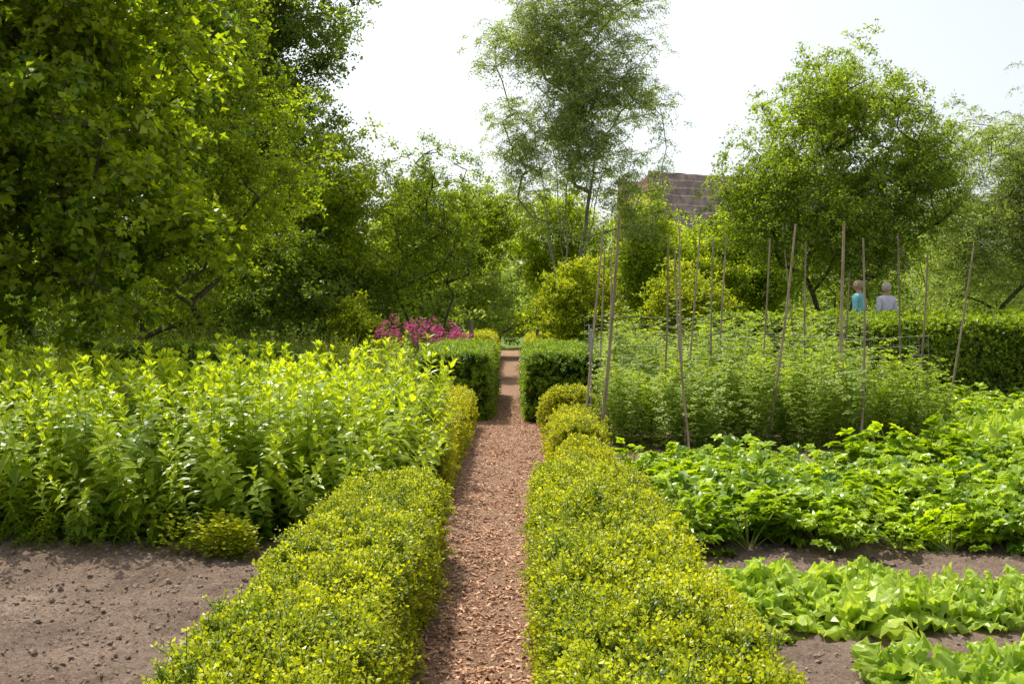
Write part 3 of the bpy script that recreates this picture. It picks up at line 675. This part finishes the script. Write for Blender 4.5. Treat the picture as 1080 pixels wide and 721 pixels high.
# ---------------------------------------------------------------- people
def flatmat(name,c,r=.8):
    return noise_mat(name,tuple(x*.85 for x in c),tuple(min(1,x*1.1) for x in c),12,r,.15,60,vary=.03)
M['skin']=flatmat('skin',(.48,.28,.20),.55); M['trouser']=flatmat('trousers',(.05,.06,.09)); M['shoe']=flatmat('shoes',(.05,.04,.035)); M['eye']=flatmat('eye',(.03,.025,.02),.2)
def person(name,loc,face,H,shirt,hair,female):
    k=H/1.75; e=empty(name,loc); e.rotation_euler=(0,0,face)
    sw=.175 if female else .20
    J={'pel':(0,0,.95),'bel':(0,.01,1.08),'che':(0,.015,1.27),'ucs':(0,.0,1.40),'nk':(0,-.01,1.49),'hd':(0,.01,1.58)}
    Rr={'pel':(.16,.12),'bel':(.15,.115),'che':(.17,.12),'ucs':(.14,.10),'nk':(.055,.055),'hd':(.06,.06)}
    E=[('pel','bel'),('bel','che'),('che','ucs'),('ucs','nk'),('nk','hd')]
    for s,t in((-1,'l'),(1,'r')):
        J.update({'sh'+t:(s*sw,-.005,1.40),'el'+t:(s*(sw+.06),-.03,1.13),'wr'+t:(s*(sw+.05),.10,.90),'pa'+t:(s*(sw+.05),.135,.82),
          'hp'+t:(s*.09,0,.90),'kn'+t:(s*.10,.06*s+.02,.50),'an'+t:(s*.10,.10*s-.04,.09),'to'+t:(s*.115,.10*s+.12,.035)})
        Rr.update({'sh'+t:(.068,.068),'el'+t:(.045,.045),'wr'+t:(.028,.026),'pa'+t:(.042,.022),'hp'+t:(.095,.10),'kn'+t:(.062,.065),'an'+t:(.045,.05),'to'+t:(.045,.03)})
        E+=[('ucs','sh'+t),('sh'+t,'el'+t),('el'+t,'wr'+t),('wr'+t,'pa'+t),('pel','hp'+t),('hp'+t,'kn'+t),('kn'+t,'an'+t),('an'+t,'to'+t)]
    names=list(J); me=bpy.data.meshes.new('b'); me.from_pydata([Vector(J[n])*k for n in names],[(names.index(a),names.index(b)) for a,b in E],[])
    o=bpy.data.objects.new('b',me); scene.collection.objects.link(o)
    md=o.modifiers.new('s','SKIN'); md.use_smooth_shade=True
    for i,n in enumerate(names): me.skin_vertices[0].data[i].radius=(Rr[n][0]*k,Rr[n][1]*k); me.skin_vertices[0].data[i].use_root=(n=='pel')
    o.modifiers.new('u','SUBSURF').levels=2
    dg=bpy.context.evaluated_depsgraph_get(); m2=bpy.data.meshes.new_from_object(o.evaluated_get(dg)); bpy.data.objects.remove(o)
    m2.materials.clear()
    for m in(shirt,M['trouser'],M['skin'],M['shoe']): m2.materials.append(m)
    for p in m2.polygons:
        c=p.center/k; p.use_smooth=True; arm=abs(c.x)>sw-.01 and c.z<1.33
        if c.z<.10: p.material_index=3
        elif arm and c.z<1.16 and c.z>.7: p.material_index=2
        elif c.z<.96: p.material_index=1
        elif c.z>1.475: p.material_index=2
        else: p.material_index=0
    b=bpy.data.objects.new('body',m2); scene.collection.objects.link(b); b.parent=e
    fb=MB()
    for s in(-1,1):
        P=Vector((s*(sw+.05),.135,.82))
        for i,(L,dx) in enumerate(((.07,-.024),(.08,-.008),(.075,.008),(.06,.022))):
            a=P+Vector((dx*.3,dx,-.015)); m_=a+Vector((-s*.005,.012,-L*.5)); t_=m_+Vector((-s*.018,.0,-L*.5))
            fb.tube(a*k,m_*k,.009*k,.008*k,0,7); fb.tube(m_*k,t_*k,.008*k,.006*k,0,7); fb.tube(t_*k,(t_+Vector((0,0,-.004)))*k,.006*k,.001,0,7)
        a=P+Vector((0,.025,.02)); t_=a+Vector((-s*.01,.03,-.045)); fb.tube(a*k,t_*k,.011*k,.007*k,0,7)
    fb.obj('fingers',[M['skin']],smooth=True,parent=e)
    import bmesh
    def sph(nm,c,r,mat,fn=None,sub=3):
        bm=bmesh.new(); bmesh.ops.create_icosphere(bm,subdivisions=sub,radius=1)
        for v in bm.verts:
            q=v.co.copy()
            if fn: q=fn(q)
            v.co=Vector((q.x*r[0]+c[0],q.y*r[1]+c[1],q.z*r[2]+c[2]))*k
        m=bpy.data.meshes.new(nm); bm.to_mesh(m); bm.free(); m.materials.append(mat)
        for p in m.polygons:p.use_smooth=True
        ob=bpy.data.objects.new(nm,m); scene.collection.objects.link(ob); ob.parent=e; return ob
    hc=(0,.02,1.625)
    def hf(q):
        if q.z<0: q.x*=1+.28*q.z; q.y*=1+.12*q.z
        if q.y>.85 and abs(q.x)<.2 and -.35<q.z<.05: q.y+=.20
        return q
    sph('head',hc,(.075,.095,.112),M['skin'],hf,4)
    def hr(q):
        n_=noise.noise(q*4)*.08+noise.noise(q*11)*.05; q=q*(1+n_)
        if q.y>.25 and q.z<.45: q.y=.25
        lim=-.85 if female else (-.65 if q.y<-.2 else -.3)
        if q.z<lim: q.z=lim
        return q
    sph('hair',(0,.0,1.64),(.094 if female else .084,.102,.108 if female else .1),hair,hr,4)
    for s in(-1,1):
        sph('ear',(s*.077,.015,1.62),(.012,.02,.032),M['skin'],None,2); sph('eye',(s*.03,.108,1.63),(.011,.008,.008),M['eye'],None,2)
    sph('mouth',(0,.105,1.565),(.024,.007,.006),flatmat('lips',(.4,.14,.12)),None,2)
M['teal']=flatmat('teal_shirt',(.24,.58,.64)); M['lav']=flatmat('lavender_shirt',(.72,.68,.78)); M['hair1']=flatmat('fair_hair',(.42,.31,.21)); M['hair2']=flatmat('grey_hair',(.55,.47,.38))
person('man_walking',(6.92,20.2,.36),.9,1.82,M['teal'],M['hair1'],False)
person('woman_walking',(7.55,20.4,.36),.4,1.78,M['lav'],M['hair2'],True)

# ---------------------------------------------------------------- light, sky, camera
sd=Vector((-.50,.80,0)).normalized(); el=math.radians(58)
sun_to=Vector((sd.x*math.cos(el),sd.y*math.cos(el),math.sin(el)))
l=bpy.data.lights.new('sun','SUN'); l.energy=5.0; l.angle=math.radians(.5); l.color=(1,.96,.87)
so=bpy.data.objects.new('sun',l); scene.collection.objects.link(so); so.rotation_euler=(-sun_to).to_track_quat('-Z','Y').to_euler()
w=bpy.data.worlds.new('World'); scene.world=w; w.use_nodes=True; nt=w.node_tree; nt.nodes.clear()
sky=nt.nodes.new('ShaderNodeTexSky'); sky.sky_type='NISHITA'; sky.sun_disc=False; sky.sun_elevation=el; sky.sun_rotation=math.atan2(sd.x,sd.y)
sky.air_density=1.0; sky.dust_density=3; sky.ozone_density=1
hs=nt.nodes.new('ShaderNodeHueSaturation'); hs.inputs['Saturation'].default_value=.40; hs.inputs['Value'].default_value=1.38
bg=nt.nodes.new('ShaderNodeBackground'); bg.inputs['Strength'].default_value=.15; wo=nt.nodes.new('ShaderNodeOutputWorld')
nt.links.new(sky.outputs[0],hs.inputs['Color']); nt.links.new(hs.outputs[0],bg.inputs[0]); nt.links.new(bg.outputs[0],wo.inputs[0])
cam=bpy.data.cameras.new('camera'); cam.lens=35; cam.sensor_width=36; cam.clip_end=2000; cam.clip_start=.05
co=bpy.data.objects.new('camera',cam); scene.collection.objects.link(co); co.location=(0,0,1.6); co.rotation_euler=(math.radians(90-1.94),0,math.radians(.27))
scene.camera=co
scene.view_settings.view_transform='Standard'; scene.view_settings.look='None'; scene.view_settings.exposure=0
